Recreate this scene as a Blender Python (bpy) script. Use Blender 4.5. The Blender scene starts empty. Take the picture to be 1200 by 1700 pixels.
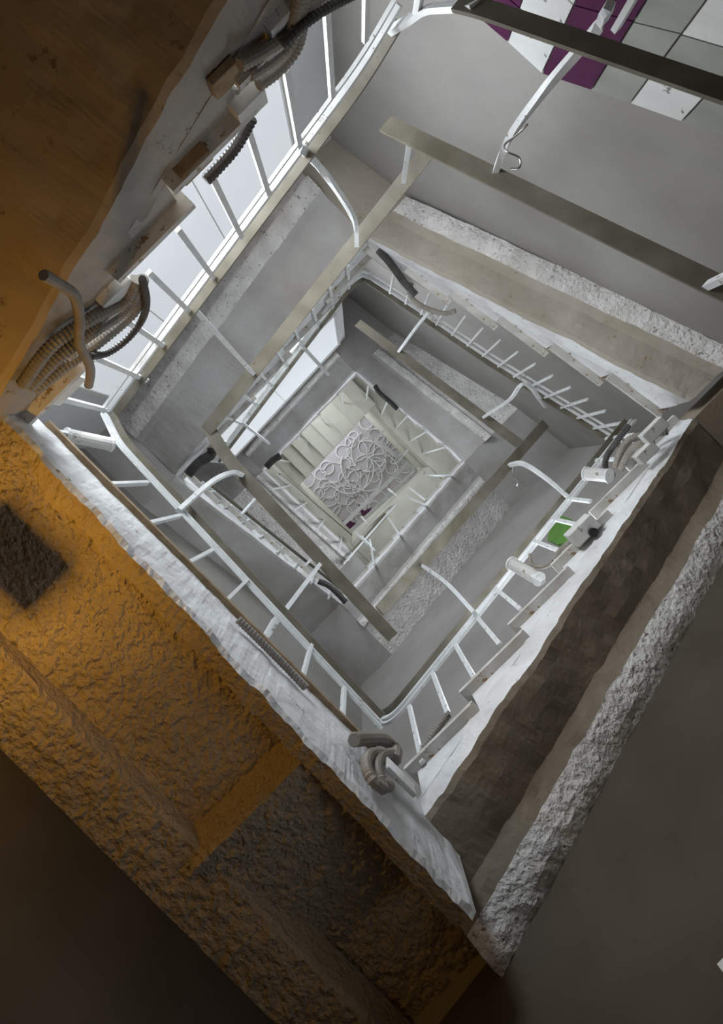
import bpy, bmesh, math, random
from mathutils import Vector, noise, Matrix
random.seed(7)
S = bpy.context.scene
COL = S.collection
R2 = math.sqrt(0.5)
CAMZ = 1.5
F = 1200.0            # focal length in pixels of the 1200x1700 frame
ZX, ZY = 592.0, 785.0   # where plumb lines converge

# ------------------------------------------------------------------ camera
cam = bpy.data.cameras.new('camera')
cam.sensor_fit = 'VERTICAL'; cam.sensor_height = 34.0; cam.lens = 34.0 * F / 1700.0
cam.shift_x = (600 - ZX) / 1700.0; cam.shift_y = -(850 - ZY) / 1700.0
cam.clip_start = 0.05; cam.clip_end = 100
co = bpy.data.objects.new('camera', cam); COL.objects.link(co)
co.matrix_world = Matrix(((R2, -R2, 0, 0), (-R2, -R2, 0, 0), (0, 0, -1, CAMZ), (0, 0, 0, 1)))   # straight up, rolled 45 degrees to the stair axes
S.camera = co
# ------------------------------------------------------------------ world, exposure
w = bpy.data.worlds.new('world'); S.world = w; w.use_nodes = True
w.node_tree.nodes['Background'].inputs[0].default_value = (0.75, 0.85, 1.0, 1)
w.node_tree.nodes['Background'].inputs[1].default_value = 0.6
S.view_settings.view_transform = 'Standard'; S.view_settings.look = 'None'
S.view_settings.gamma = 1.0; S.view_settings.use_curve_mapping = False
S.view_settings.exposure = 0.22

# stair axes: u points to the lower right of the picture, v to the upper right; h is height above the lens
def XYZ(u, v, h): return Vector((u, -v, CAMZ + h))
def ray(px, py):
    a, b = (px - ZX) / F, (py - ZY) / F
    return (a + b) * R2, (a - b) * R2
def on_h(px, py, h):
    a, b = ray(px, py); return XYZ(a * h, b * h, h)
def on_plane(px, py, pl, off=0.0):
    """point of the vertical plane through two (u,v) points, moved inwards by off, that is seen at a pixel"""
    (u0, v0), (u1, v1) = pl
    d = Vector((u1 - u0, v1 - v0)).normalized(); n = Vector((-d.y, d.x))
    c = n.x * u0 + n.y * v0
    c -= math.copysign(off, c)
    a, b = ray(px, py)
    h = c / (n.x * a + n.y * b)
    return XYZ(a * h, b * h, h)

# ------------------------------------------------------------------ area lights at windows, most added out of view to light the well
def area(name, u, v, h, du, dv, dz, sx, sy, power, col):
    l = bpy.data.lights.new(name, 'AREA'); l.shape = 'RECTANGLE'; l.size = sx; l.size_y = sy
    l.energy = power; l.color = col
    o = bpy.data.objects.new(name, l); COL.objects.link(o)
    o.location = XYZ(u, v, h)
    d = XYZ(u + du, v + dv, h + dz) - XYZ(u, v, h)
    o.rotation_euler = d.to_track_quat('-Z', 'Z').to_euler()
    return o
DAY = (0.90, 0.95, 1.0)
WINDOWS = [  # side, centre along wall, h, width, height, power
    ('D', 0.35, 4.40, 2.0, 1.1, 115), ('B', 0.3, 6.7, 1.5, 1.2, 36), ('B', 0.35, 1.75, 1.3, 2.0, 3),
    ('D', 0.5, 10.55, 1.8, 1.1, 90), ('B', 0.3, 14.9, 1.6, 1.2, 75), ('D', 0.0, 16.9, 1.6, .7, 30), ('D', 0.0, 20.6, 1.6, 1.2, 50)]
for sd, c, h, ww, hh, pw in WINDOWS:
    if sd == 'D': area('window_daylight', -2.62, c, h, 1, 0, 0, ww, hh, pw, DAY)
    if sd == 'B': area('window_daylight', 2.27, c, h, -1, 0, 0, ww, hh, pw, DAY)
    if sd == 'C': area('window_daylight', c, 2.45, h, 0, -1, 0, ww, hh, pw, DAY)

# ------------------------------------------------------------------ materials
def mat(name, c1, c2, scale=3.0, rough=0.8, bump=0.3, bscale=30.0, speck=None, speck_amt=0.0, metal=0.0, bdist=0.02, sscale=14.0):
    m = bpy.data.materials.new(name); m.use_nodes = True
    nt = m.node_tree; N = nt.nodes; L = nt.links
    b = N['Principled BSDF']; b.inputs['Roughness'].default_value = rough; b.inputs['Metallic'].default_value = metal
    tc = N.new('ShaderNodeTexCoord')
    n1 = N.new('ShaderNodeTexNoise'); n1.inputs['Scale'].default_value = scale; n1.inputs['Detail'].default_value = 8
    L.new(tc.outputs['Object'], n1.inputs['Vector'])
    cr = N.new('ShaderNodeValToRGB'); cr.color_ramp.elements[0].position = 0.35; cr.color_ramp.elements[1].position = 0.65
    cr.color_ramp.elements[0].color = (*c1, 1); cr.color_ramp.elements[1].color = (*c2, 1)
    L.new(n1.outputs['Fac'], cr.inputs['Fac']); out = cr.outputs['Color']
    if speck:
        n2 = N.new('ShaderNodeTexNoise'); n2.inputs['Scale'].default_value = sscale; n2.inputs['Detail'].default_value = 5
        n2.inputs['Roughness'].default_value = 0.7
        L.new(tc.outputs['Object'], n2.inputs['Vector'])
        r2 = N.new('ShaderNodeValToRGB'); e = r2.color_ramp.elements
        e[0].position = 0.62 - speck_amt * 0.2; e[1].position = 0.68 - speck_amt * 0.2
        L.new(n2.outputs['Fac'], r2.inputs['Fac'])
        mx = N.new('ShaderNodeMix'); mx.data_type = 'RGBA'
        L.new(r2.outputs['Color'], mx.inputs['Factor']); L.new(out, mx.inputs['A']); mx.inputs['B'].default_value = (*speck, 1)
        out = mx.outputs['Result']
    L.new(out, b.inputs['Base Color'])
    if bump:
        n3 = N.new('ShaderNodeTexNoise'); n3.inputs['Scale'].default_value = bscale; n3.inputs['Detail'].default_value = 6
        L.new(tc.outputs['Object'], n3.inputs['Vector'])
        bp = N.new('ShaderNodeBump'); bp.inputs['Strength'].default_value = bump; bp.inputs['Distance'].default_value = bdist
        L.new(n3.outputs['Fac'], bp.inputs['Height']); L.new(bp.outputs['Normal'], b.inputs['Normal'])
    return m
M = {}
M['wall'] = mat('wall_plaster', (.275, .262, .245), (.325, .312, .295), 1.2, .85, .12, 25)
M['wall_light'] = mat('white_wall_plaster', (.62, .63, .64), (.70, .71, .72), 1.2, .85, .12, 25)  # left-wall copy of the plaster, lightened for the daylight falling on it
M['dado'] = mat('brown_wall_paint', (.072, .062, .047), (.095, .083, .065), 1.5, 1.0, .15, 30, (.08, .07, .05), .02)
M['soffit'] = mat('soffit_plaster', (.38, .36, .34), (.50, .49, .48), 1.6, .85, .35, 18, (.30, .25, .19), -.25)
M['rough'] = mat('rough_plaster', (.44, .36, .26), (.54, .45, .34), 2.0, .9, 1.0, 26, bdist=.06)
M['tan'] = mat('tan_plaster', (.36, .32, .26), (.46, .42, .36), 2.0, .85, .4, 18, (.2, .14, .08), -.1)
M['smooth_dark'] = mat('brown_distemper', (.22, .18, .13), (.29, .24, .18), 1.2, .8, .3, 30, (.2, .15, .1), .05)
M['edge'] = mat('edge_plaster', (.62, .62, .62), (.80, .81, .82), 3.0, .7, .6, 14, (.24, .19, .14), -.05, bdist=.03, sscale=9)
M['tread'] = mat('tread_stone', (.48, .46, .42), (.62, .61, .58), 6, .6, .3, 20, (.26, .17, .08), .2)
M['paint'] = mat('white_paint', (.66, .68, .69), (.78, .80, .80), 6, .38, .15, 40, (.18, .12, .08), .02, bdist=.005, sscale=22)
M['rail'] = mat('rail_paint', (.13, .118, .085), (.20, .185, .145), 5, .42, .15, 40, (.14, .10, .06), .06, bdist=.005, sscale=20)
M['conduit'] = mat('conduit_plastic', (.24, .215, .18), (.30, .275, .24), 8, .5, 0)
M['dark_conduit'] = mat('dark_conduit', (.05, .048, .045), (.08, .075, .07), 8, .5, 0)
M['box'] = mat('box_plastic', (.60, .60, .58), (.70, .70, .68), 5, .45, .1, 30, (.3, .25, .2), .03)
M['rust'] = mat('rusty_box', (.22, .15, .08), (.34, .25, .15), 9, .8, .4, 40)
M['black'] = mat('black_plastic', (.012, .012, .013), (.02, .02, .02), 8, .4, 0)
M['purple'] = mat('purple_tile', (.060, .006, .045), (.085, .012, .06), 8, .3, .05, 30)
M['tile_white'] = mat('white_tile', (.66, .67, .66), (.74, .75, .74), 4, .3, .05, 30, (.2, .2, .2), .0)
M['tile_grey'] = mat('grey_tile', (.27, .28, .25), (.34, .35, .31), 4, .3, .05, 30)
M['green'] = mat('green_plastic', (.07, .22, .01), (.09, .27, .015), 4, .45, 0)
M['ceiling'] = mat('ceiling_paint', (.46, .43, .46), (.54, .51, .54), 2, .7, .1, 20)
M['ring'] = mat('ring_white', (.85, .85, .86), (.9, .9, .9), 4, .4, 0)
M['beige'] = mat('beige_plaster', (.50, .49, .42), (.58, .57, .50), 2, .8, .2, 20)
M['floor'] = mat('floor_stone', (.30, .28, .25), (.40, .38, .35), 2, .6, .1, 20)
M['frame'] = mat('window_frame', (.6, .6, .58), (.7, .7, .68), 4, .5, 0)
M['metal'] = mat('steel_wire', (.5, .5, .5), (.6, .6, .6), 8, .3, 0, metal=1.0)
def emis(name, col, st):
    m = bpy.data.materials.new(name); m.use_nodes = True
    b = m.node_tree.nodes['Principled BSDF']
    b.inputs['Base Color'].default_value = (*col, 1); b.inputs['Emission Color'].default_value = (*col, 1)
    b.inputs['Emission Strength'].default_value = st; return m
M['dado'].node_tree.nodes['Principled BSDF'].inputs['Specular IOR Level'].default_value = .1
M['pane'] = emis('daylit_pane', (.85, .92, 1.0), 1.2)
M['frosted'] = emis('frosted_daylit_glass', (.60, .63, .665), .58)
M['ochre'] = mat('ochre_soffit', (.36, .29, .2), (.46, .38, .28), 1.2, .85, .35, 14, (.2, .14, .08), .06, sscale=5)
M['ridge'] = mat('speckled_ridge', (.62, .60, .58), (.82, .80, .78), 5, .8, 1.0, 22, (.22, .18, .14), .12, bdist=.04, sscale=20)
M['grime'] = mat('grimy_plaster', (.27, .25, .22), (.40, .38, .345), 2.2, .85, .5, 14, (.13, .09, .05), .05, sscale=6)  # dirty plaster, darkened further for the shade on the backlit nearest stair edge
M['bulb'] = emis('warm_bulb', (1.0, .5, .1), 12)

# ------------------------------------------------------------------ helpers
def empty(name, loc, label=None, cat=None, group=None, kind=None):
    o = bpy.data.objects.new(name, None); COL.objects.link(o); o.location = loc; o.empty_display_size = .1
    tag(o, label, cat, group, kind); return o
def tag(o, label=None, cat=None, group=None, kind=None):
    if label: o['label'] = label
    if cat: o['category'] = cat
    if group: o['group'] = group
    if kind: o['kind'] = kind
    return o
def mesh(name, V, Fc, m, parent=None, smooth=False):
    """V in world coordinates; the object's origin is put at its middle"""
    c = sum((Vector(v) for v in V), Vector()) / len(V)
    me = bpy.data.meshes.new(name); me.from_pydata([Vector(v) - c for v in V], [], Fc); me.validate()
    bm = bmesh.new(); bm.from_mesh(me); bmesh.ops.recalc_face_normals(bm, faces=bm.faces); bm.to_mesh(me); bm.free()
    if smooth: me.polygons.foreach_set('use_smooth', [True] * len(me.polygons))
    me.materials.append(M[m])
    o = bpy.data.objects.new(name, me); COL.objects.link(o)
    o.location = c
    if parent is not None:
        o.parent = parent; o.location = c - parent.location
    return o
def prism(name, ring_a, ring_b, m, parent=None):
    n = len(ring_a); V = list(ring_a) + list(ring_b)
    Fc = [tuple(range(n)), tuple(range(2 * n - 1, n - 1, -1))] + [(i, (i + 1) % n, n + (i + 1) % n, n + i) for i in range(n)]
    return mesh(name, V, Fc, m, parent)
def block(name, c, ax, ay, az, m, parent=None, bev=0.0):
    """box with centre c and three half-extent vectors"""
    bm = bmesh.new()
    vs = [bm.verts.new(c + sx * ax + sy * ay + sz * az) for sx in (-1, 1) for sy in (-1, 1) for sz in (-1, 1)]
    for f in ((0, 1, 3, 2), (4, 6, 7, 5), (0, 4, 5, 1), (2, 3, 7, 6), (0, 2, 6, 4), (1, 5, 7, 3)): bm.faces.new([vs[i] for i in f])
    bmesh.ops.recalc_face_normals(bm, faces=bm.faces)
    if bev: bmesh.ops.bevel(bm, geom=list(bm.edges), offset=bev, segments=2, affect='EDGES', profile=.5)
    V = [v.co.copy() for v in bm.verts]; bm.verts.index_update()
    Fc = [tuple(v.index for v in f.verts) for f in bm.faces]; bm.free()
    return mesh(name, V, Fc, m, parent)
def sweep(name, pts, prof, m, parent=None, up=Vector((0, 0, 1)), smooth=False, scale=None):
    """sweep a closed profile [(side, up)] along a polyline"""
    pts = [Vector(p) for p in pts]; V = []; n = len(prof); last = None
    for i, p in enumerate(pts):
        t = (pts[min(i + 1, len(pts) - 1)] - pts[max(i - 1, 0)]).normalized()
        s = t.cross(up)
        if s.length < .05: s = last.copy() if last else t.cross(Vector((1, 0, 0)))
        s.normalize(); last = s; uu = s.cross(t).normalized()
        k = scale[i] if scale else 1.0
        V += [p + s * a * k + uu * b * k for a, b in prof]
    Fc = [tuple(range(n)), tuple(range(len(V) - 1, len(V) - n - 1, -1))]
    for i in range(len(pts) - 1):
        for j in range(n):
            a = i * n + j; b = i * n + (j + 1) % n; Fc.append((a, b, b + n, a + n))
    return mesh(name, V, Fc, m, parent, smooth)
def rect(wd, th): return [(-wd / 2, -th / 2), (wd / 2, -th / 2), (wd / 2, th / 2), (-wd / 2, th / 2)]
def circ(r, n=10): return [(r * math.cos(6.28318 * i / n), r * math.sin(6.28318 * i / n)) for i in range(n)]
def smoothpath(P, k=8):
    P = [Vector(p) for p in P]; Q = [P[0] * 2 - P[1]] + P + [P[-1] * 2 - P[-2]]; out = []
    for i in range(1, len(Q) - 2):
        a, b, c, d = Q[i - 1:i + 3]
        for j in range(k):
            t = j / k
            out.append(.5 * ((2 * b) + (c - a) * t + (2 * a - 5 * b + 4 * c - d) * t * t + (3 * b - a - 3 * c + d) * t ** 3))
    out.append(P[-1]); return out
def roundpath(P, r=.12, k=6):
    """polyline with rounded corners"""
    P = [Vector(p) for p in P]; out = [P[0]]
    for i in range(1, len(P) - 1):
        a, b, c = P[i - 1:i + 2]; ra = min(r, (a - b).length * .45); rc = min(r, (c - b).length * .45)
        p, q = b + (a - b).normalized() * ra, b + (c - b).normalized() * rc
        for j in range(k + 1):
            t = j / k; out.append((1 - t) ** 2 * p + 2 * t * (1 - t) * b + t * t * q)
    out.append(P[-1]); return out
def bar(name, p, q, wd, th, m, parent): return sweep(name, [p, q], rect(wd, th), m, parent)
def resample(P, step):
    out = [P[0]]; acc = 0
    for a, b in zip(P, P[1:]):
        d = (b - a).length; x = step - acc
        while x < d: out.append(a.lerp(b, x / d)); x += step
        acc = (acc + d) % step
    return out

# ------------------------------------------------------------------ the shaft: walls, floor, ceiling
WD, WB, WA = -2.75, 2.40, -2.30
def wall_c_v(u): return 2.5 + (u + 1.65) * (0.4 / 3.15)
def proj(u, v, side):
    return {'D': (WD, v), 'B': (WB, v), 'A': (u, WA), 'C': (u, wall_c_v(u))}[side]
HB, HT = -1.5, 21.6
CORN = {'DA': (WD, WA), 'AB': (WB, WA), 'BC': (WB, wall_c_v(WB)), 'CD': (WD, wall_c_v(WD))}
def wall(name, a, b, nrm, m='wall'):
    A, B = CORN[a], CORN[b]; t = .25
    o = prism(name, [XYZ(*A, HB), XYZ(*B, HB), XYZ(*B, HT), XYZ(*A, HT)],
              [XYZ(q[0] + nrm[0] * t, q[1] + nrm[1] * t, z) for q, z in ((A, HB), (B, HB), (B, HT), (A, HT))], m)
    return tag(o, kind='structure')
wall_D = wall('wall_left', 'CD', 'DA', (-1, 0), 'wall_light'); wall_A = wall('wall_front', 'DA', 'AB', (0, -1))
wall_B = wall('wall_right', 'AB', 'BC', (1, 0)); wall_C = wall('wall_back', 'BC', 'CD', (0, 1))
ring4 = ['DA', 'AB', 'BC', 'CD']
tag(prism('floor', [XYZ(*CORN[k], HB) for k in ring4], [XYZ(*CORN[k], HB - .2) for k in ring4], 'floor'), kind='structure')
ceil = tag(prism('ceiling', [XYZ(*CORN[k], HT) for k in ring4], [XYZ(*CORN[k], HT + .2) for k in ring4], 'ceiling'), kind='structure')

def lower_wall(parent, pts, f):  # thin dark brown sheets on the lower walls, tops following the flights
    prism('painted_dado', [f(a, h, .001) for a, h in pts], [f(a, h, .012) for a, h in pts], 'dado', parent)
lower_wall(wall_A, [(WD + .02, HB), (WB - .02, HB), (WB - .02, 3.7), (WD + .02, 3.7)], lambda a, h, d: XYZ(a, WA + d, h))
lower_wall(wall_B, [(WA + .02, HB), (2.9, HB), (2.9, 6.1), (2.3, 6.0), (-1.08, 4.0), (WA + .02, 3.75)], lambda a, h, d: XYZ(WB - d, a, h))
lower_wall(wall_D, [(WA + .02, HB), (2.3, HB), (2.3, 1.9), (1.75, 2.2), (-1.12, 3.7), (WA + .02, 3.7)], lambda a, h, d: XYZ(WD + d, a, h))
# most of these windows are added, hidden behind the flights, to light the well
for i, (sd, c, h, ww, hh, pw) in enumerate(WINDOWS):
    f = {'D': lambda a, z, d: XYZ(WD + d, a, z), 'B': lambda a, z, d: XYZ(WB - d, a, z), 'C': lambda a, z, d: XYZ(a, wall_c_v(a) - d, z)}[sd]
    t = tag(empty('window_%d' % (i + 1), f(c, h - hh / 2, 0)), kind='structure')
    def slabw(nm, a0, a1, z0, z1, d0, d1, m):
        q = ((a0, z0), (a1, z0), (a1, z1), (a0, z1))
        return prism(nm, [f(a, z, d0) for a, z in q], [f(a, z, d1) for a, z in q], m, t)
    slabw('pane', c - ww / 2, c + ww / 2, h - hh / 2, h + hh / 2, .002, .02, 'pane')
    for a0, a1, z0, z1 in ((c - ww / 2 - .06, c - ww / 2, h - hh / 2 - .06, h + hh / 2 + .06), (c + ww / 2, c + ww / 2 + .06, h - hh / 2 - .06, h + hh / 2 + .06),
                           (c - ww / 2, c + ww / 2, h - hh / 2 - .06, h - hh / 2), (c - ww / 2, c + ww / 2, h + hh / 2, h + hh / 2 + .06), (c - .025, c + .025, h - hh / 2, h + hh / 2)):
        slabw('window_frame', a0, a1, z0, z1, .0, .06, 'frame')

# tall frosted glazing above the stairs: follows the slope of the flights
def glazing(n, U, quad, bars):
    t = tag(empty('window_%d' % n, XYZ(U, *quad[0])), kind='structure')
    f = lambda p, d: XYZ(U + d, p[0], p[1])
    prism('pane', [f(p, .004) for p in quad], [f(p, .02) for p in quad], 'frosted', t)
    for k in range(4):
        sweep('window_frame', [f(quad[k], .025), f(quad[(k + 1) % 4], .025)], rect(.05, .05), 'frame', t, up=Vector((1, 0, 0)))
    for s_ in bars:
        a = (quad[0][0] + (quad[1][0] - quad[0][0]) * s_, quad[0][1] + (quad[1][1] - quad[0][1]) * s_)
        b = (quad[3][0] + (quad[2][0] - quad[3][0]) * s_, quad[3][1] + (quad[2][1] - quad[3][1]) * s_)
        sweep('glazing_bar', [f(a, .022), f(b, .022)], rect(.012, .012), 'frame', t, up=Vector((1, 0, 0)))
glazing(8, WD, [(1.85, 5.1), (-1.45, 5.6), (-1.45, 9.0), (1.85, 7.55)], (.33, .66))
tag(prism('wall_upper_left', [XYZ(*p, 11.45) for p in ((WD, 1.75), (-2.08, 1.75), (-2.08, -1.8), (WD, -1.8))], [XYZ(*p, 15.4) for p in ((WD, 1.75), (-2.08, 1.75), (-2.08, -1.8), (WD, -1.8))], 'wall_light'), kind='structure')
glazing(9, -2.08, [(1.55, 11.6), (-1.55, 11.6), (-1.55, 15.2), (1.55, 14.3)], (.5,))
# ------------------------------------------------------------------ stair flights
def fb(p, s, amp): return noise.fractal(p * s, 1.0, 2.0, 4) * amp
def slab(name, E0, E1, O0, O1, th, m, parent, ridge=None, ns=70, amp=.02, ext=(0, 0), face='edge'):
    """sloping slab between an inner edge E (u,v,h) and the wall O (u,v); ridge=(distance, width, depth) hangs below"""
    prof = [('i', 0, th), ('i', 0, th * .66), ('i', 0, th * .33), ('i', .012, .02), ('i', .05, 0)]
    if ridge:
        rd, rw, dp = ridge
        k = 7
        for j in range(1, 5): prof.append(('i', .05 + (rd - .05) * j / 4, 0))
        for j in range(1, k + 1):
            a = j / k; prof.append(('i', rd + rw * a, -dp * math.sin(min(1, a * 1.25) * math.pi / 2)))
        prof.append(('i', rd + rw * 1.06, -dp * .2)); prof.append(('i', rd + rw * 1.1, 0))
        prof.append(('o', 0, 0))
    else:
        prof += [('f', j / 8, 0) for j in range(1, 9)]
    prof.append(('o', 0, th))
    E0, E1 = Vector(E0), Vector(E1); V = []; n = len(prof)
    for i in range(ns + 1):
        s = ext[0] + (1 - ext[0] + ext[1]) * i / ns
        e = E0.lerp(E1, s); o = Vector((*Vector(O0).lerp(Vector(O1), s), e.z)); d = o - e; W = d.length; d.normalize()
        for kd, t, z in prof:
            if kd == 'f': t = .05 + (W - .05) * t
            if kd == 'o': t = W
            t = min(t, W)
            p = e + d * t; q = Vector((p.x, p.y, p.z + z))
            if kd != 'o':
                q += Vector((fb(q, 2.2, amp) + fb(q, 9, amp * .5), fb(q + Vector((9, 3, 1)), 2.2, amp) + fb(q, 8, amp * .4), fb(q + Vector((3, 7, 2)), 3, amp) + fb(q, 11, amp * .4)))
            V.append(XYZ(q.x, q.y, q.z))
    Fc = [tuple(range(n)), tuple(range(len(V) - 1, len(V) - n - 1, -1))]
    for i in range(ns):
        for j in range(n):
            a = i * n + j; b = i * n + (j + 1) % n; Fc.append((a, b, b + n, a + n))
    o = mesh(name, V, Fc, m, parent)
    if parent is not None or True:
        o.data.materials.append(M[face]); o.data.materials.append(M['ridge'])
        for f in o.data.polygons:
            if f.index >= 2 and (f.index - 2) % n in (0, 1, 2): f.material_index = 1
            if ridge and f.index >= 2 and 10 <= (f.index - 2) % n <= 17: f.material_index = 2
    return o
def corner(parent, C, sa, sb, th, m):
    pa, pb = proj(C[0], C[1], sa), proj(C[0], C[1], sb)
    wc = CORN[sa + sb] if sa + sb in CORN else CORN[sb + sa]
    q = [(C[0], C[1]), pa, wc, pb]
    return prism('corner_landing', [XYZ(*a, C[2]) for a in q], [XYZ(*a, C[2] + th) for a in q], m, parent)
def steps(parent, E0, E1, side, n, th, over=.07, face='edge'):
    E0, E1 = Vector(E0), Vector(E1); dh = (E1.z - E0.z) / n
    d = (E1 - E0); d.z = 0; d.normalize()
    for i in range(n):
        a, b = E0.lerp(E1, i / n), E0.lerp(E1, (i + 1) / n)
        zt = E0.z + th + dh * (i + 1)
        oa, ob = proj(a.x, a.y, side), proj(b.x, b.y, side)
        na = (Vector((a.x, a.y)) - Vector(oa)).normalized()
        a2, b2 = Vector((a.x, a.y)) + na * over, Vector((b.x, b.y)) + na * over
        back = Vector((d.x, d.y)) * .05
        q = [a2 - back, b2, Vector(ob), Vector(oa) - back]
        tr = prism('tread', [XYZ(*p, zt - .045) for p in q], [XYZ(*p, zt) for p in q], 'tread', parent)
        q = [Vector((a.x, a.y)), Vector((b.x, b.y)), Vector(ob), Vector(oa)]
        prism('step', [XYZ(p.x, p.y, z) for p, z in zip(q, (a.z + th * .8, b.z + th * .8, b.z + th * .8, a.z + th * .8))], [XYZ(*p, zt - .046) for p in q], face, parent)
def flight(label, E0, E1, side, cs, th=.3, nst=6, m='soffit', ridge=None, amp=.02, group=None, over=.07, ext=(0, 0), face='edge'):
    O0, O1 = proj(E0[0], E0[1], side), proj(E1[0], E1[1], side)
    t = empty('stair_flight', XYZ(*E0[:2], E0[2]), label, 'stairs', group)
    slab('sloping_slab', E0, E1, O0, O1, th, m, t, ridge, amp=amp * .6, ns=120, ext=ext, face=face)
    if nst: steps(t, E0, E1, side, nst, th, over, face)
    if cs: corner(t, E1, side, cs, th, m)
    return t
T0 = (-1.55, 1.75, 2.2); L1 = (-1.55, -1.12, 3.72); B1 = (1.63, -1.08, 4.05); R1 = (1.66, 2.3, 6.0); T1 = (-1.71, 1.87, 7.8)
L2 = (-1.66, -1.72, 9.5); B2 = (1.27, -1.62, 11.3); R2_ = (1.23, 1.52, 13.0); T2 = (-1.45, 1.42, 14.5); L3 = (-1.47, -1.40, 15.6)
B3 = (1.30, -1.38, 16.6)
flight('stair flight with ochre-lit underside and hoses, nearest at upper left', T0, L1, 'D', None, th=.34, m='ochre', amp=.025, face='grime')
flight('stair flight with white plaster ridge under it, at lower right', B1, R1, 'B', 'C', ridge=(.42, .34, .15), amp=.03, m='smooth_dark', ext=(-.07, 0))
flight('stair flight with brown-stained edge under bare grey wall, upper right', (1.54, 2.36, 6.0), T1, 'C', 'D', ridge=(.30, .28, .12), m='tan')
flight('pale grey stair flight behind the long upper-left railing', T1, L2, 'D', 'A', ridge=(.62, .28, .10), nst=5)
flight('stair flight with bright thin edge left of the central opening', L2, B2, 'A', 'B', nst=5)
flight('higher stair flight with two bright parallel edges, lower right of centre', B2, R2_, 'B', 'C', ridge=(.36, .14, .10), nst=5, over=.03)
flight('higher stair flight with stained pale underside, upper right of centre', R2_, T2, 'C', 'D', ridge=(.45, .2, .10), nst=5, over=.02)
flight('higher grey stair flight with ragged edge, upper left of centre', T2, L3, 'D', 'A', ridge=(.42, .12, .08), nst=5, over=.02)
flight('small distant stair flight with white edge, lower left of centre', L3, B3, 'A', 'B', nst=5, over=.02, ridge=(.1, .1, .06))

# level landing at lower left: rough ochre-lit soffit, edge beam, wall beam
lt = empty('stair_landing', XYZ(-1.5, -1.1, 3.85), 'rough plastered landing underside lit orange, at lower left', 'landing')
def soffit_h(u, v):
    h = 3.85
    if u > .72: h = 3.85 - .19 * min(1, (u - .72) / .12)
    if u > .84: h = min(4.06, 3.66 + .42 * (u - .84))
    p = Vector((u, v, 0))
    return h + fb(p, 3, .012) + fb(p, 14, .015) + fb(p, 38, .009)
V = []; Fc = []; NU, NV = 420, 100
for i in range(NU + 1):
    for j in range(NV + 1):
        u = WD + (WB - WD) * i / NU; v = -1.15 + (-2.02 + 1.15) * j / NV
        V.append(XYZ(u, v, soffit_h(u, v)))
for i in range(NU):
    for j in range(NV):
        a = i * (NV + 1) + j; Fc.append((a, a + 1, a + NV + 2, a + NV + 1))
mesh('rough_soffit', V, Fc, 'rough', lt)
q = [(WD, -1.13), (WB, -1.13), (WB, WA), (WD, WA)]
prism('landing_slab', [XYZ(*p, 4.12) for p in q], [XYZ(*p, 4.25) for p in q], 'edge', lt)
# edge beam along the well
V = []; Fc = []; n = 7; NS = 160
for i in range(NS + 1):
    s = i / NS; u = -2.0 + s * 3.92; lo = 3.84 - .36 * max(0, min(1, (u + 1.5) / 3.4)) 
    for v, h in ((-1.10, 4.25), (-1.10, 4.25 * .66 + lo * .34), (-1.10, lo * .66 + 4.25 * .34), (-1.105, lo + .03), (-1.13, lo), (-1.24, lo + .03 + .05 * s), (-1.30, 4.2)):
        p = Vector((u, v, h)); k = .014 if h < 4.2 else .006
        V.append(XYZ(u, v + fb(p, 4, k) + fb(p, 12, k * .6), h + fb(p + Vector((5, 1, 2)), 5, k) + fb(p, 28, k * .9)))
for i in range(NS):
    for j in range(n):
        a = i * n + j; b = i * n + (j + 1) % n; Fc.append((a, b, b + n, a + n))
Fc += [tuple(range(n)), tuple(range(len(V) - 1, len(V) - n - 1, -1))]
o = mesh('edge_beam', V, Fc, 'edge', lt); o['label'] = 'chipped white edge beam'
o.data.materials.append(M['rough'])
for f in o.data.polygons:
    if f.index < NS * n and f.index % n in (4, 5): f.material_index = 1
bar('edge_trim', XYZ(-1.5, -1.09, 4.27), XYZ(1.5, -1.09, 4.27), .05, .04, 'rust', lt)
# wall beam
V = []; Fc = []; NS = 260; prof = [(-1.93, 3.98), (-1.945, 3.74), (-1.96, 3.71)] + [(-1.96 - .34 * j / 12, 3.71) for j in range(1, 13)] + [(WA, 3.98)]; n = len(prof)
for i in range(NS + 1):
    u = WD + (WB - WD) * i / NS
    for j, (v, h) in enumerate(prof):
        p = Vector((u, v, h)); k = 0 if j in (0, n - 1) else 1
        r = .016 if 2 < j < n - 1 else .004
        V.append(XYZ(u, v + k * fb(p, 2, .012), h + k * (fb(p, 3, .008) + fb(p, 16, r) + fb(p, 40, r * .6))))
for i in range(NS):
    for j in range(n):
        a = i * n + j; b = i * n + (j + 1) % n; Fc.append((a, b, b + n, a + n))
Fc += [tuple(range(n)), tuple(range(len(V) - 1, len(V) - n - 1, -1))]
mesh('wall_beam', V, Fc, 'rough', lt)
corner(lt, (-1.55, -1.12, 3.86), 'D', 'A', .2, 'rough')

# stepped underside of the topmost flight, seen against the ceiling
t = empty('stair_flight', XYZ(-1.9, 1.4, 17.6), 'beige stair flight with stepped underside just below the ceiling', 'stairs')
for i in range(9):
    v = 1.5 - i * .36; h = 17.4 + i * .26
    q = [(-.86, v), (-.86, v - .36), (WD, v - .36), (WD, v)]
    prism('step', [XYZ(*p, h) for p in q], [XYZ(*p, h + .34) for p in q], 'beige', t)

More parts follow.
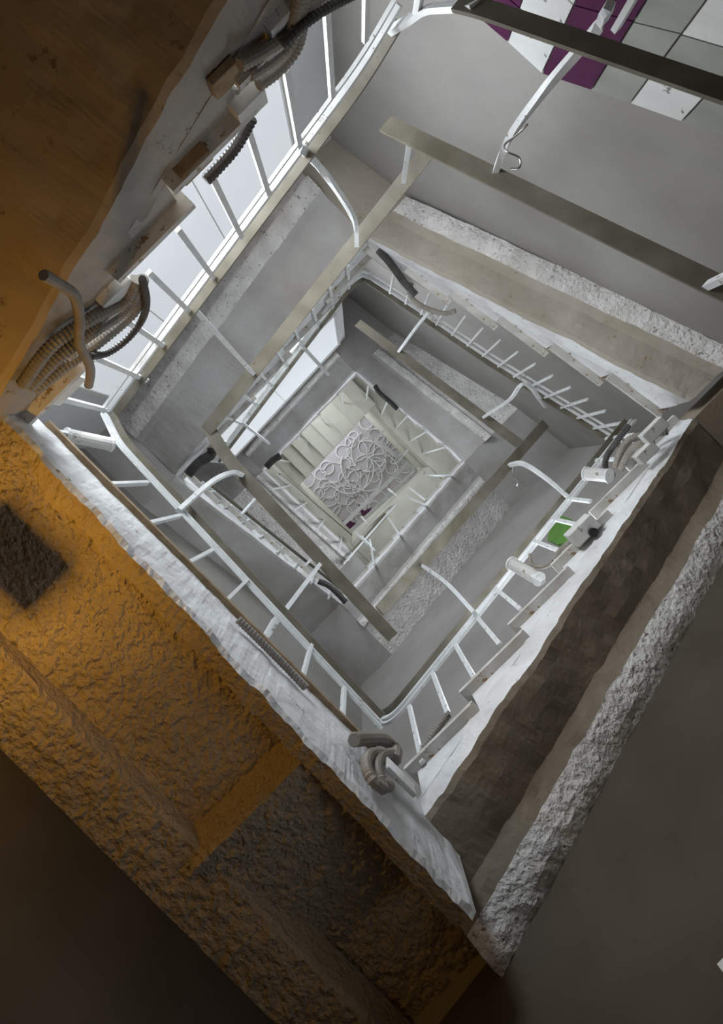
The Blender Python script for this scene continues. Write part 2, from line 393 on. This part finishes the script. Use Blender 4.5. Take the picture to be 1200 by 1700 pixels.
for nm, q in (('wall_upper_back', [(WD, 1.36), (WB, 1.36), (WB, wall_c_v(WB)), (WD, wall_c_v(WD))]), ('wall_upper_right', [(1.14, 1.35), (1.14, -1.32), (WB, -1.32), (WB, 1.35)]),
              ('wall_upper_front', [(WD, WA), (WB, WA), (WB, -1.33), (WD, -1.33)])):
    tag(prism(nm, [XYZ(*p, 17.6) for p in q], [XYZ(*p, HT) for p in q], 'beige'), kind='structure')
# ------------------------------------------------------------------ tile band on the back wall
def wallC(u, h, d=0): return XYZ(u, wall_c_v(u) - d, h)
edge_px = [(806, 32), (846, 66), (903, 118), (985, 146), (1050, 167), (1135, 198), (1220, 226), (1300, 252)]
planeC = ((-1.65, 2.5), (1.5, 2.9))
ep = []
for px, py in edge_px:
    p = on_plane(px, py, planeC); ep.append((p.x, p.z - CAMZ))
cols = ['purple', 'tile_white', 'purple', 'tile_grey', 'tile_white', 'tile_grey', 'tile_white']
for row in range(3):
    for i, cc in enumerate(cols):
        (a, ha), (b, hb) = ep[i], ep[i + 1]
        a += .005; b -= .005; z1 = -.33 * row; z0 = -.33 * (row + 1) + .01
        if row and i > 3: cc = cols[i - 1] if row == 1 else cc
        q = [(a, ha + z0), (b, hb + z0), (b, hb + z1), (a, ha + z1)]
        prism('tile', [wallC(*p, .0) for p in q], [wallC(*p, .018) for p in q], cc, wall_C)

# ------------------------------------------------------------------ railings
PL = {'C0': ((1.55, 2.1), (-1.55, 1.78)), 'D1': ((-1.58, 1.7), (-1.58, -1.1)), 'A1': ((-1.5, -1.13), (1.5, -1.13)), 'B1': ((1.60, -1.1), (1.60, 2.3)),
      'C1': ((1.55, 2.3), (-1.65, 1.83)), 'D2': ((-1.66, 1.85), (-1.62, -1.7)), 'A2': ((-1.62, -1.70), (1.3, -1.62)),
      'B2': ((1.24, -1.5), (1.2, 1.5)), 'C2': ((1.2, 1.48), (-1.43, 1.40)), 'D3': ((-1.43, 1.40), (-1.45, -1.38)), 'A3': ((-1.45, -1.38), (1.3, -1.36))}
def PP(k, px, py, off=0.0): return on_plane(px, py, PL[k], off)
def railing(label, k, hand, mids, bal, guard=None, posts=(), w=.085, bw=.034, stub=True):
    pts = [PP(k, *p) if len(p) == 2 else PP(p[2], p[0], p[1]) for p in hand]
    t = empty('stair_railing', pts[0] - Vector((0, 0, 1.0)), label, 'railing', None)
    sweep('handrail', roundpath(pts, .16), rect(w, .022), 'rail', t)
    for dz, mw in mids:
        sweep('middle_rail', [p - Vector((0, 0, dz)) for p in roundpath(pts, .16)], rect(mw, mw), 'paint', t)
    for a in bal:
        p, q = PP(k, a[0], a[1]), PP(k, a[2], a[3])
        top = Vector((p.x, p.y, q.z))
        sweep('baluster', [p - Vector((0, 0, .04)), top], rect(bw, bw * .7), 'paint', t, up=XYZ(1, 0, 0) - XYZ(0, 0, 0))
    if guard:
        gp = [on_h(*p) for p in guard]
        sweep('guard_bar', roundpath(gp, .18), rect(.12, .018), 'rail', t)
    for po in posts:
        P = [on_h(*p) for p in po]
        sweep('guard_post', smoothpath(P, 6) if len(P) > 2 else P, rect(.035, .045), 'paint', t, up=Vector((0.01, 0, 1)))
    return t
def hk(k, px, py): return PP(k, px, py).z - CAMZ
def lerp_bal(a0, a1, b0, b1, n, j=.0):
    out = []
    for i in range(n):
        s = (i + .5) / n; out.append((a0[0] + (a1[0] - a0[0]) * s, a0[1] + (a1[1] - a0[1]) * s, b0[0] + (b1[0] - b0[0]) * s, b0[1] + (b1[1] - b0[1]) * s))
    return out
# nearest: upper left flight
railing('white steel railing with square balusters above the upper-left flight', 'D1',
        [(660, 35), (600, 135), (190, 684)], ((.14, .035), (.25, .022)),
        [(608, -20, 612, 62), (540, -10, 553, 160), (476, 125, 497, 243), (408, 205, 446, 322), (352, 295, 403, 392), (298, 385, 358, 458), (250, 455, 322, 518), (205, 530, 277, 574), (150, 590, 243, 632), (90, 659, 176, 678)],
        [(709, 253, 5.5), (342, 716, 6.7)],
        [[(322, 512, hk('D1', 322, 512)), (425, 625, 6.5)], [(497, 245, hk('D1', 497, 245)), (535, 283, 4.9), (572, 335, 5.3), (590, 372, 5.6), (592, 408, 5.75)]])
railing('white steel railing along the lower-left landing edge', 'A1',
        [(184, 690), (208, 737), (632, 1192)], ((.13, .032), (.22, .02)),
        [(70, 715, 180, 735), (172, 805, 240, 797), (235, 872, 300, 857), (306, 938, 352, 914), (372, 1000, 412, 966), (436, 1062, 458, 1030), (500, 1132, 520, 1075), (568, 1195, 574, 1145)],
        [(347, 712, 6.7), (378, 762, 6.7), (652, 1058, 6.7)],
        [[(296, 848, hk('A1', 296, 848)), (352, 800, 5.9), (385, 785, 6.4), (402, 788, 6.7)], [(440, 1058, 5.0), (462, 1028, 5.5), (530, 938, 6.65)]])
railing('white steel railing with double rails above the lower-right flight', 'B1',
        [(622, 1186), (650, 1182), (1040, 700)], ((.15, .04), (.25, .025)),
        [(700, 1262, 672, 1180), (742, 1180, 716, 1120), (790, 1130, 758, 1068), (828, 1068, 790, 1020), (862, 1010, 822, 978), (900, 965, 852, 930), (930, 915, 890, 898), (962, 872, 915, 862), (978, 832, 944, 826), (1025, 762, 990, 762), (1050, 722, 1004, 730)],
        [(630, 1014, 7.2), (905, 703, 9.0)],
        [[(700, 938, 7.6), (740, 967, 7.1), (788, 1018, hk('B1', 795, 1025))], [(945, 827, hk('B1', 945, 827)), (905, 793, 7.1), (868, 770, 7.7), (846, 772, 8.3)]])
railing('heavy grey guard rails crossing in front of the tiled back wall', 'C0',
        [(1225, 160), (800, 14), (760, 5)], (), [(1085, -60, 1092, 105)],
        [(1225, 492, 3.5), (640, 206, 4.7)],
        [[(1012, 8, 2.95), (985, 55, 3.15), (905, 148, 3.6), (845, 230, 4.0), (820, 292, 4.3)], [(1215, 455, 3.3), (1170, 476, 3.6)], [(680, 232, 4.6), (670, 300, 5.45)]], w=.09)
t = empty('connecting_rail', PP('D1', 640, 65) - Vector((0, 0, .3)), 'white bent rail joining two railings at the top edge', 'railing')
sweep('bent_rail', roundpath([PP('D1', 650, 50), on_h(690, 26, 3.75), on_h(712, 14, 3.6), PP('C0', 790, 9)], .08), rect(.06, .03), 'paint', t)
sweep('stub_post', [on_h(692, 22, 3.7), on_h(697, -8, 3.55)], rect(.035, .035), 'paint', t)
railing('railing with close thin rails under the upper-right stair edge', 'C1',
        [(1030, 738), (1010, 727), (802, 595), (690, 518), (612, 466)], ((.16, .028), (.40, .022)),
        lerp_bal((1045, 712), (640, 440), (1000, 725), (640, 482), 14),
        [(862, 737, 8.8), (594, 536, 10.3)],
        [[(905, 675, hk('C1', 905, 675)), (872, 637, 7.9), (845, 664, 8.3), (803, 692, 9.0)], [(712, 518, 8.5), (690, 545, 9.0), (662, 584, 9.9)]], bw=.03)
railing('slender railing in front of the bright wall left of centre', 'D2',
        [(640, 480), (600, 462), (575, 482), (362, 765)], ((.18, .04), (.36, .03)),
        lerp_bal((592, 425), (330, 745), (560, 500), (370, 750), 9),
        None, [[(500, 573, hk('D2', 500, 573)), (545, 622, 11.2)], [(400, 700, hk('D2', 400, 700)), (446, 736, 12.0)]])
railing('slender railing along the bright edge below left of centre', 'A2',
        [(340, 800), (572, 985)], ((.2, .035),), lerp_bal((330, 805), (560, 1005), (350, 812), (560, 980), 8), None,
        [[(400, 855, 10.9), (424, 828, 12.0)], [(505, 940, 11.6), (530, 915, 12.6)]])
railing('small railing lower right of the central opening', 'B2',
        [(570, 935), (717, 767)], ((.25, .04),), lerp_bal((600, 962), (770, 765), (577, 935), (712, 778), 4), None,
        [[(600, 890, 15.0), (622, 915, 14.0)], [(680, 810, 15.4), (712, 835, 14.4)], [(590, 800 + 85, 15.2), (612, 905, 14.2)]], w=.11)
railing('small white railing upper right of the central opening', 'C2',
        [(708, 776), (578, 655)], ((.3, .04),), lerp_bal((755, 755), (595, 628), (705, 772), (580, 658), 5), None, (), w=.10)
railing('thin white railing upper left of the central opening', 'D3',
        [(584, 665), (457, 803)], ((.3, .03),), lerp_bal((585, 632), (440, 782), (580, 672), (458, 800), 4), None, (), w=.05)
railing('small white railing lower left of the central opening', 'A3',
        [(462, 788), (590, 897)], ((.3, .03),), lerp_bal((432, 795), (580, 935), (468, 795), (588, 893), 4), None, (), w=.12)
# the topmost guard under the ceiling
t = empty('stair_railing', on_h(584, 882, 18.6), 'topmost thin railing right in front of the ceiling', 'railing')
for a, b in (((583, 881, 18.8), (692, 782, 19.4)), ((692, 782, 19.4), (593, 709, 20.0)), ((570, 870, 18.6), (676, 770, 19.2))):
    sweep('handrail', [on_h(*a), on_h(*b)], rect(.10, .05), 'paint', t)
for a, b in (((600, 858, 19.0), (616, 876, 18.3)), ((645, 812, 19.3), (662, 826, 18.5)), ((620, 735, 19.8), (636, 716, 18.8)), ((660, 768, 19.6), (676, 748, 18.6))):
    sweep('baluster', [on_h(*a), on_h(*b)], rect(.05, .05), 'paint', t)

# ------------------------------------------------------------------ ceiling rings
rr = random.Random(3)
cx, cy = 600, 785
for i in range(42):
    c = XYZ(-.85 + (i % 6) * .36 + rr.uniform(-.15, .15), -1.2 + (i // 6) * .4 + rr.uniform(-.15, .15), HT - .02); r = rr.choice((.16, .2, .24, .3))
    pts = [c + Vector((math.cos(k * .2618) * r, math.sin(k * .2618) * r, 0)) for k in range(25)]
    sweep('ring', pts, rect(.022, .02), 'ring', ceil)
for i in range(7):
    c = XYZ(rr.uniform(-.4, .5), rr.uniform(-.3, .9), HT - .05); r = rr.uniform(.5, .8); a0 = rr.uniform(0, 6)
    sweep('ring', [c + Vector((math.cos(a0 + k * .15) * r, math.sin(a0 + k * .15) * r, 0)) for k in range(18)], rect(.022, .02), 'ring', ceil)
for pts in (((563, 868), (575, 862), (590, 868), (598, 880), (585, 888), (572, 880)), ((594, 835), (604, 848), (618, 842), (608, 858), (600, 855))):
    q = [on_h(*p, HT - .005) for p in pts]
    prism('painted_patch', q, [p - Vector((0, 0, .03)) for p in q], 'purple', ceil)

# ------------------------------------------------------------------ conduits, boxes, tube lamps
def hose(label, pts, r=.03, m='conduit', group=None, pitch=.022, plane=None):
    # plane: the hose runs along the vertical plane u = -plane, the side of the upper-left stair edge
    P = resample(smoothpath([on_plane(p[0], p[1], ((-plane, 0), (-plane, 1)) if isinstance(plane, float) else plane) if plane else on_h(*p) for p in pts], 14), pitch / 2)
    o = sweep('corrugated_conduit', P, circ(r, 10), m, None, smooth=False, scale=[1.0 if i % 2 else .82 for i in range(len(P))])
    return tag(o, label, 'conduit', group)
G1 = 'conduits on the upper-left stair edge'
hose('ochre-lit corrugated hose with open end hanging at far left', [(72, 457, 3.30), (98, 472, 3.3), (124, 492, 3.35), (132, 530, 3.4), (132, 570, 3.45), (148, 605, 3.55), (150, 622, 3.6), (147, 640, 3.65)], .026, plane=1.40)
hose('dark corrugated hose looping out from the left stair edge', [(236, 462, 3.85), (243, 500, 3.85), (236, 530, 3.85), (212, 562, 3.85), (180, 585, 3.8), (150, 592, 3.75)], .022, 'dark_conduit', plane=1.44)
for i, d in enumerate((0, 22, 42)):
    hose(['topmost', 'middle', 'lowest'][i] + ' of three thick hoses bundled at the left stair corner', [(36 + d * .5, 640 + d * .2, 3.68), (85 + d * .8, 575 + d * .6, 3.62), (150 + d * .7, 530 + d * .6, 3.6), (205 + d * .45, 500 + d * .3, 3.62), (228 + d * .2, 462, 3.6)], .036, 'conduit', G1, plane=1.49)
for i, d in enumerate((0, 17, 34)):
    hose(['upper', 'middle', 'lower'][i] + ' of three parallel hoses entering the boxes at top', [(398 + d * .9, 108 + d, 2.75), (440 + d * .7, 84 + d * .9, 2.7), (478 + d * .4, 55 + d * .7, 2.68), (494 + d * .3, 10 + d * .5, 2.6), (505 + d * .5, -40, 2.5)], .030, 'conduit', G1, plane=1.49)
hose('dark corrugated hose crossing the balusters at the top edge', [(470, 75, 2.75), (500, 45, 2.75), (530, 22, 2.72), (560, 5, 2.7), (600, -15, 2.6)], .022, 'dark_conduit', plane=1.45)
hose('dark hose hugging the stair edge below the top boxes', [(418, 195, 3.2), (390, 245, 3.25), (360, 280, 3.3), (340, 300, 3.35)], .032, 'dark_conduit', plane=1.5)
hose('long corrugated hose lying along the lower-left landing edge', [(395, 1028, 4.08), (430, 1062, 4.08), (470, 1102, 4.1), (508, 1142, 4.1)], .026)
hose('corrugated hose beside the lowest stair tread at bottom', [(702, 1248, 4.9), (722, 1215, 4.95), (745, 1185, 5.0)], .028)
GB = 'hoses at the bottom corner'
hose('smooth grey hose arching over the bottom corner', [(588, 1228, 4.35), (612, 1226, 4.35), (638, 1228, 4.33), (656, 1245, 4.3), (655, 1262, 4.25)], .042, 'conduit', GB, plane=((0, -1.03), (1, -1.03)))
hose('left one of two corrugated hoses curling down at bottom corner', [(636, 1250, 4.27), (615, 1252, 4.2), (608, 1270, 4.15), (618, 1295, 4.1), (640, 1312, 4.1)], .032, 'conduit', GB, plane=((0, -1.03), (1, -1.03)))
hose('right one of two corrugated hoses curling down at bottom corner', [(650, 1250, 4.27), (632, 1255, 4.2), (626, 1275, 4.15), (634, 1298, 4.1), (648, 1306, 4.1)], .032, 'conduit', GB, plane=((0, -1.03), (1, -1.03)))
GR = 'hoses at the right corner'
hose('plain dark hose bowing out from the right corner', [(1044, 706, 6.3), (1022, 735, 6.4), (1007, 758, 6.5), (1005, 778, 6.5), (1018, 790, 6.4)], .030, 'dark_conduit', GR)
hose('upper corrugated hose bundled at the right corner', [(1108, 716, 5.9), (1075, 722, 6.0), (1045, 730, 6.1), (1028, 755, 6.2), (1022, 778, 6.25)], .034, 'conduit', GR)
hose('lower corrugated hose bundled at the right corner', [(1085, 735, 5.9), (1060, 738, 6.0), (1042, 755, 6.1), (1030, 780, 6.2)], .032, 'conduit', GR)
hose('corrugated hose curling below the socket box', [(962, 893, 5.6), (940, 905, 5.7), (925, 922, 5.75), (922, 942, 5.75)], .026)
hose('thin grey hose looping around the white tube lamp', [(880, 920, 6.0), (884, 938, 5.9), (905, 940, 5.8), (920, 930, 5.75)], .018)
hose('dark cable loop at the top corner of the well', [(683, 470, 7.9), (680, 490, 7.9), (700, 508, 7.85), (735, 520, 7.8), (757, 516, 7.75)], .030)
hose('dark cable bundle running down the top corner', [(628, 415, 7.85), (650, 440, 7.85), (672, 470, 7.8), (690, 490, 7.8)], .045, 'dark_conduit')
hose('dark cable bundle at the left corner of the second turn', [(312, 788, 9.3), (330, 768, 9.3), (350, 755, 9.4), (352, 742, 9.4)], .07, 'dark_conduit')
hose('black cable bundle at the left corner of the third turn', [(442, 776, 15.2), (452, 765, 15.2), (466, 756, 15.2)], .08, 'dark_conduit')
hose('black cable bundle below the centre railing', [(528, 965, 11.0), (545, 972, 11.0), (560, 985, 11.0), (574, 1000, 11.0)], .05, 'dark_conduit')
hose('dark cable bundle at the top corner of the third turn', [(622, 640, 13.9), (630, 652, 13.9), (648, 668, 13.9), (660, 680, 13.9)], .05, 'dark_conduit')
def pbox(label, name, px, py, h, du, dv, dz, m, bev=.006, cat='box'):
    o = block(name, on_plane(px, py, ((-1.53, 0), (-1.53, 1))) if h is None else on_h(px, py, h), XYZ(1, 0, -CAMZ) * du, XYZ(0, 1, -CAMZ) * dv, Vector((0, 0, dz)), m, None, bev)
    return tag(o, label, cat)
pbox('white cable trunking box at the end of the top hoses', 'junction_box', 408, 168, None, .05, .085, .06, 'box')
pbox('rusty brown recessed box beside the white trunking box', 'junction_box', 372, 130, None, .02, .07, .06, 'rust')
pbox('pale bracket box at the very top of the stair edge', 'junction_box', 470, 30, None, .03, .09, .05, 'box')
pbox('brown bracket box halfway up the left stair edge', 'junction_box', 318, 270, None, .04, .09, .05, 'rust')
pbox('grey bracket box above the thick left hoses', 'junction_box', 190, 482, None, .04, .10, .05, 'box')
pbox('grey cable box at the left corner of the stair edge', 'junction_box', 105, 640, None, .05, .11, .06, 'box')
pbox('white cover plate beside the bottom corner hoses', 'junction_box', 664, 1290, 3.98, .11, .015, .07, 'box')
pbox('upper white cable box at the right corner', 'junction_box', 1085, 715, 5.8, .05, .11, .05, 'box')
pbox('lower white cable box at the right corner', 'junction_box', 1072, 752, 5.8, .045, .09, .05, 'box')
sb = empty('socket_box', on_h(966, 880, 5.55), 'white socket box with a black round outlet on the right stair edge', 'socket')
block('body', on_h(966, 880, 5.55), XYZ(1, 0, -CAMZ) * .06, XYZ(0, 1, -CAMZ) * .12, Vector((0, 0, .07)), 'box', sb, .008)
c = on_h(986, 884, 5.44); sweep('outlet', [c, c + Vector((0, 0, .05))], circ(.035, 16), 'black', sb)
def tubelamp(label, a, b, r=.045):
    A, B = on_h(*a), on_h(*b); t = empty('tube_lamp', A, label, 'lamp')
    sweep('housing', [A.lerp(B, .06), A.lerp(B, .94)], circ(r, 14), 'box', t, smooth=False)
    sweep('end_cap', [A, A.lerp(B, .06)], circ(r * 1.12, 14), 'paint', t); sweep('end_cap', [A.lerp(B, .94), B], circ(r * 1.12, 14), 'paint', t)
tubelamp('white tube lamp on the railing at the left corner', (108, 722, 4.6), (186, 738, 4.85))
tubelamp('white tube lamp below the socket box', (848, 935, 6.15), (896, 962, 5.85), .055)
tubelamp('white tube lamp beside the right corner hoses', (972, 786, 6.5), (1012, 790, 6.3), .06)
# wire hooks
def wire(label, pts, r=.006, m='metal'):
    return tag(sweep('wire_hook', smoothpath([on_h(*p) for p in pts], 8), circ(r, 6), m, None, smooth=True), label, 'wire')
wire('bent wire tied around the heavy guard post', [(876, 206, 3.85), (860, 222, 3.9), (838, 240, 3.95), (842, 252, 3.9), (862, 262, 3.9), (862, 278, 3.9), (845, 280, 3.9)])
wire('twisted wire dangling from the right guard bar', [(852, 775, 8.2), (852, 790, 8.2), (860, 800, 8.2), (858, 808, 8.2)], .012)
# green thing behind the right railing
gp = [on_plane(x, y, ((2.36, -1), (2.36, 2))) for x, y in ((915, 868), (930, 855), (948, 862), (956, 885), (948, 898), (925, 904), (908, 896))]
tag(prism('green_panel', gp, [p + (XYZ(1, 0, 0) - XYZ(0, 0, 0)) * .035 for p in gp], 'green'), 'bright green rounded panel on the wall behind the right railing', 'panel')

# ------------------------------------------------------------------ warm wall lamp, just outside the picture at the left
lc = XYZ(-.97, -1.60, 2.70)
t = empty('wall_lamp', lc, 'small warm lamp with a flat cap on a wall arm at far left', 'lamp')
sweep('bulb', [lc + Vector((0, 0, z)) for z in (-.07, -.05, 0, .04, .05)], circ(.03, 12), 'bulb', t, scale=[.3, .8, 1, .8, .4])
block('cap', lc + Vector((0, 0, .30)), XYZ(1, 0, -CAMZ) * .085, XYZ(0, 1, -CAMZ) * .065, Vector((0, 0, .008)), 'rust', t)  # cap added and sized to throw a shadow on the landing soffit
sweep('arm', [lc + Vector((0, 0, .29)), XYZ(-.97, WA, 2.99)], rect(.02, .02), 'rust', t); sweep('stem', [lc + Vector((0, 0, .05)), lc + Vector((0, 0, .292))], circ(.006, 8), 'rust', t)
pl = bpy.data.lights.new('warm_lamp_light', 'POINT'); pl.energy = 165; pl.color = (1.0, .52, .075); pl.shadow_soft_size = .035
po = bpy.data.objects.new('warm_lamp_light', pl); COL.objects.link(po); po.location = lc
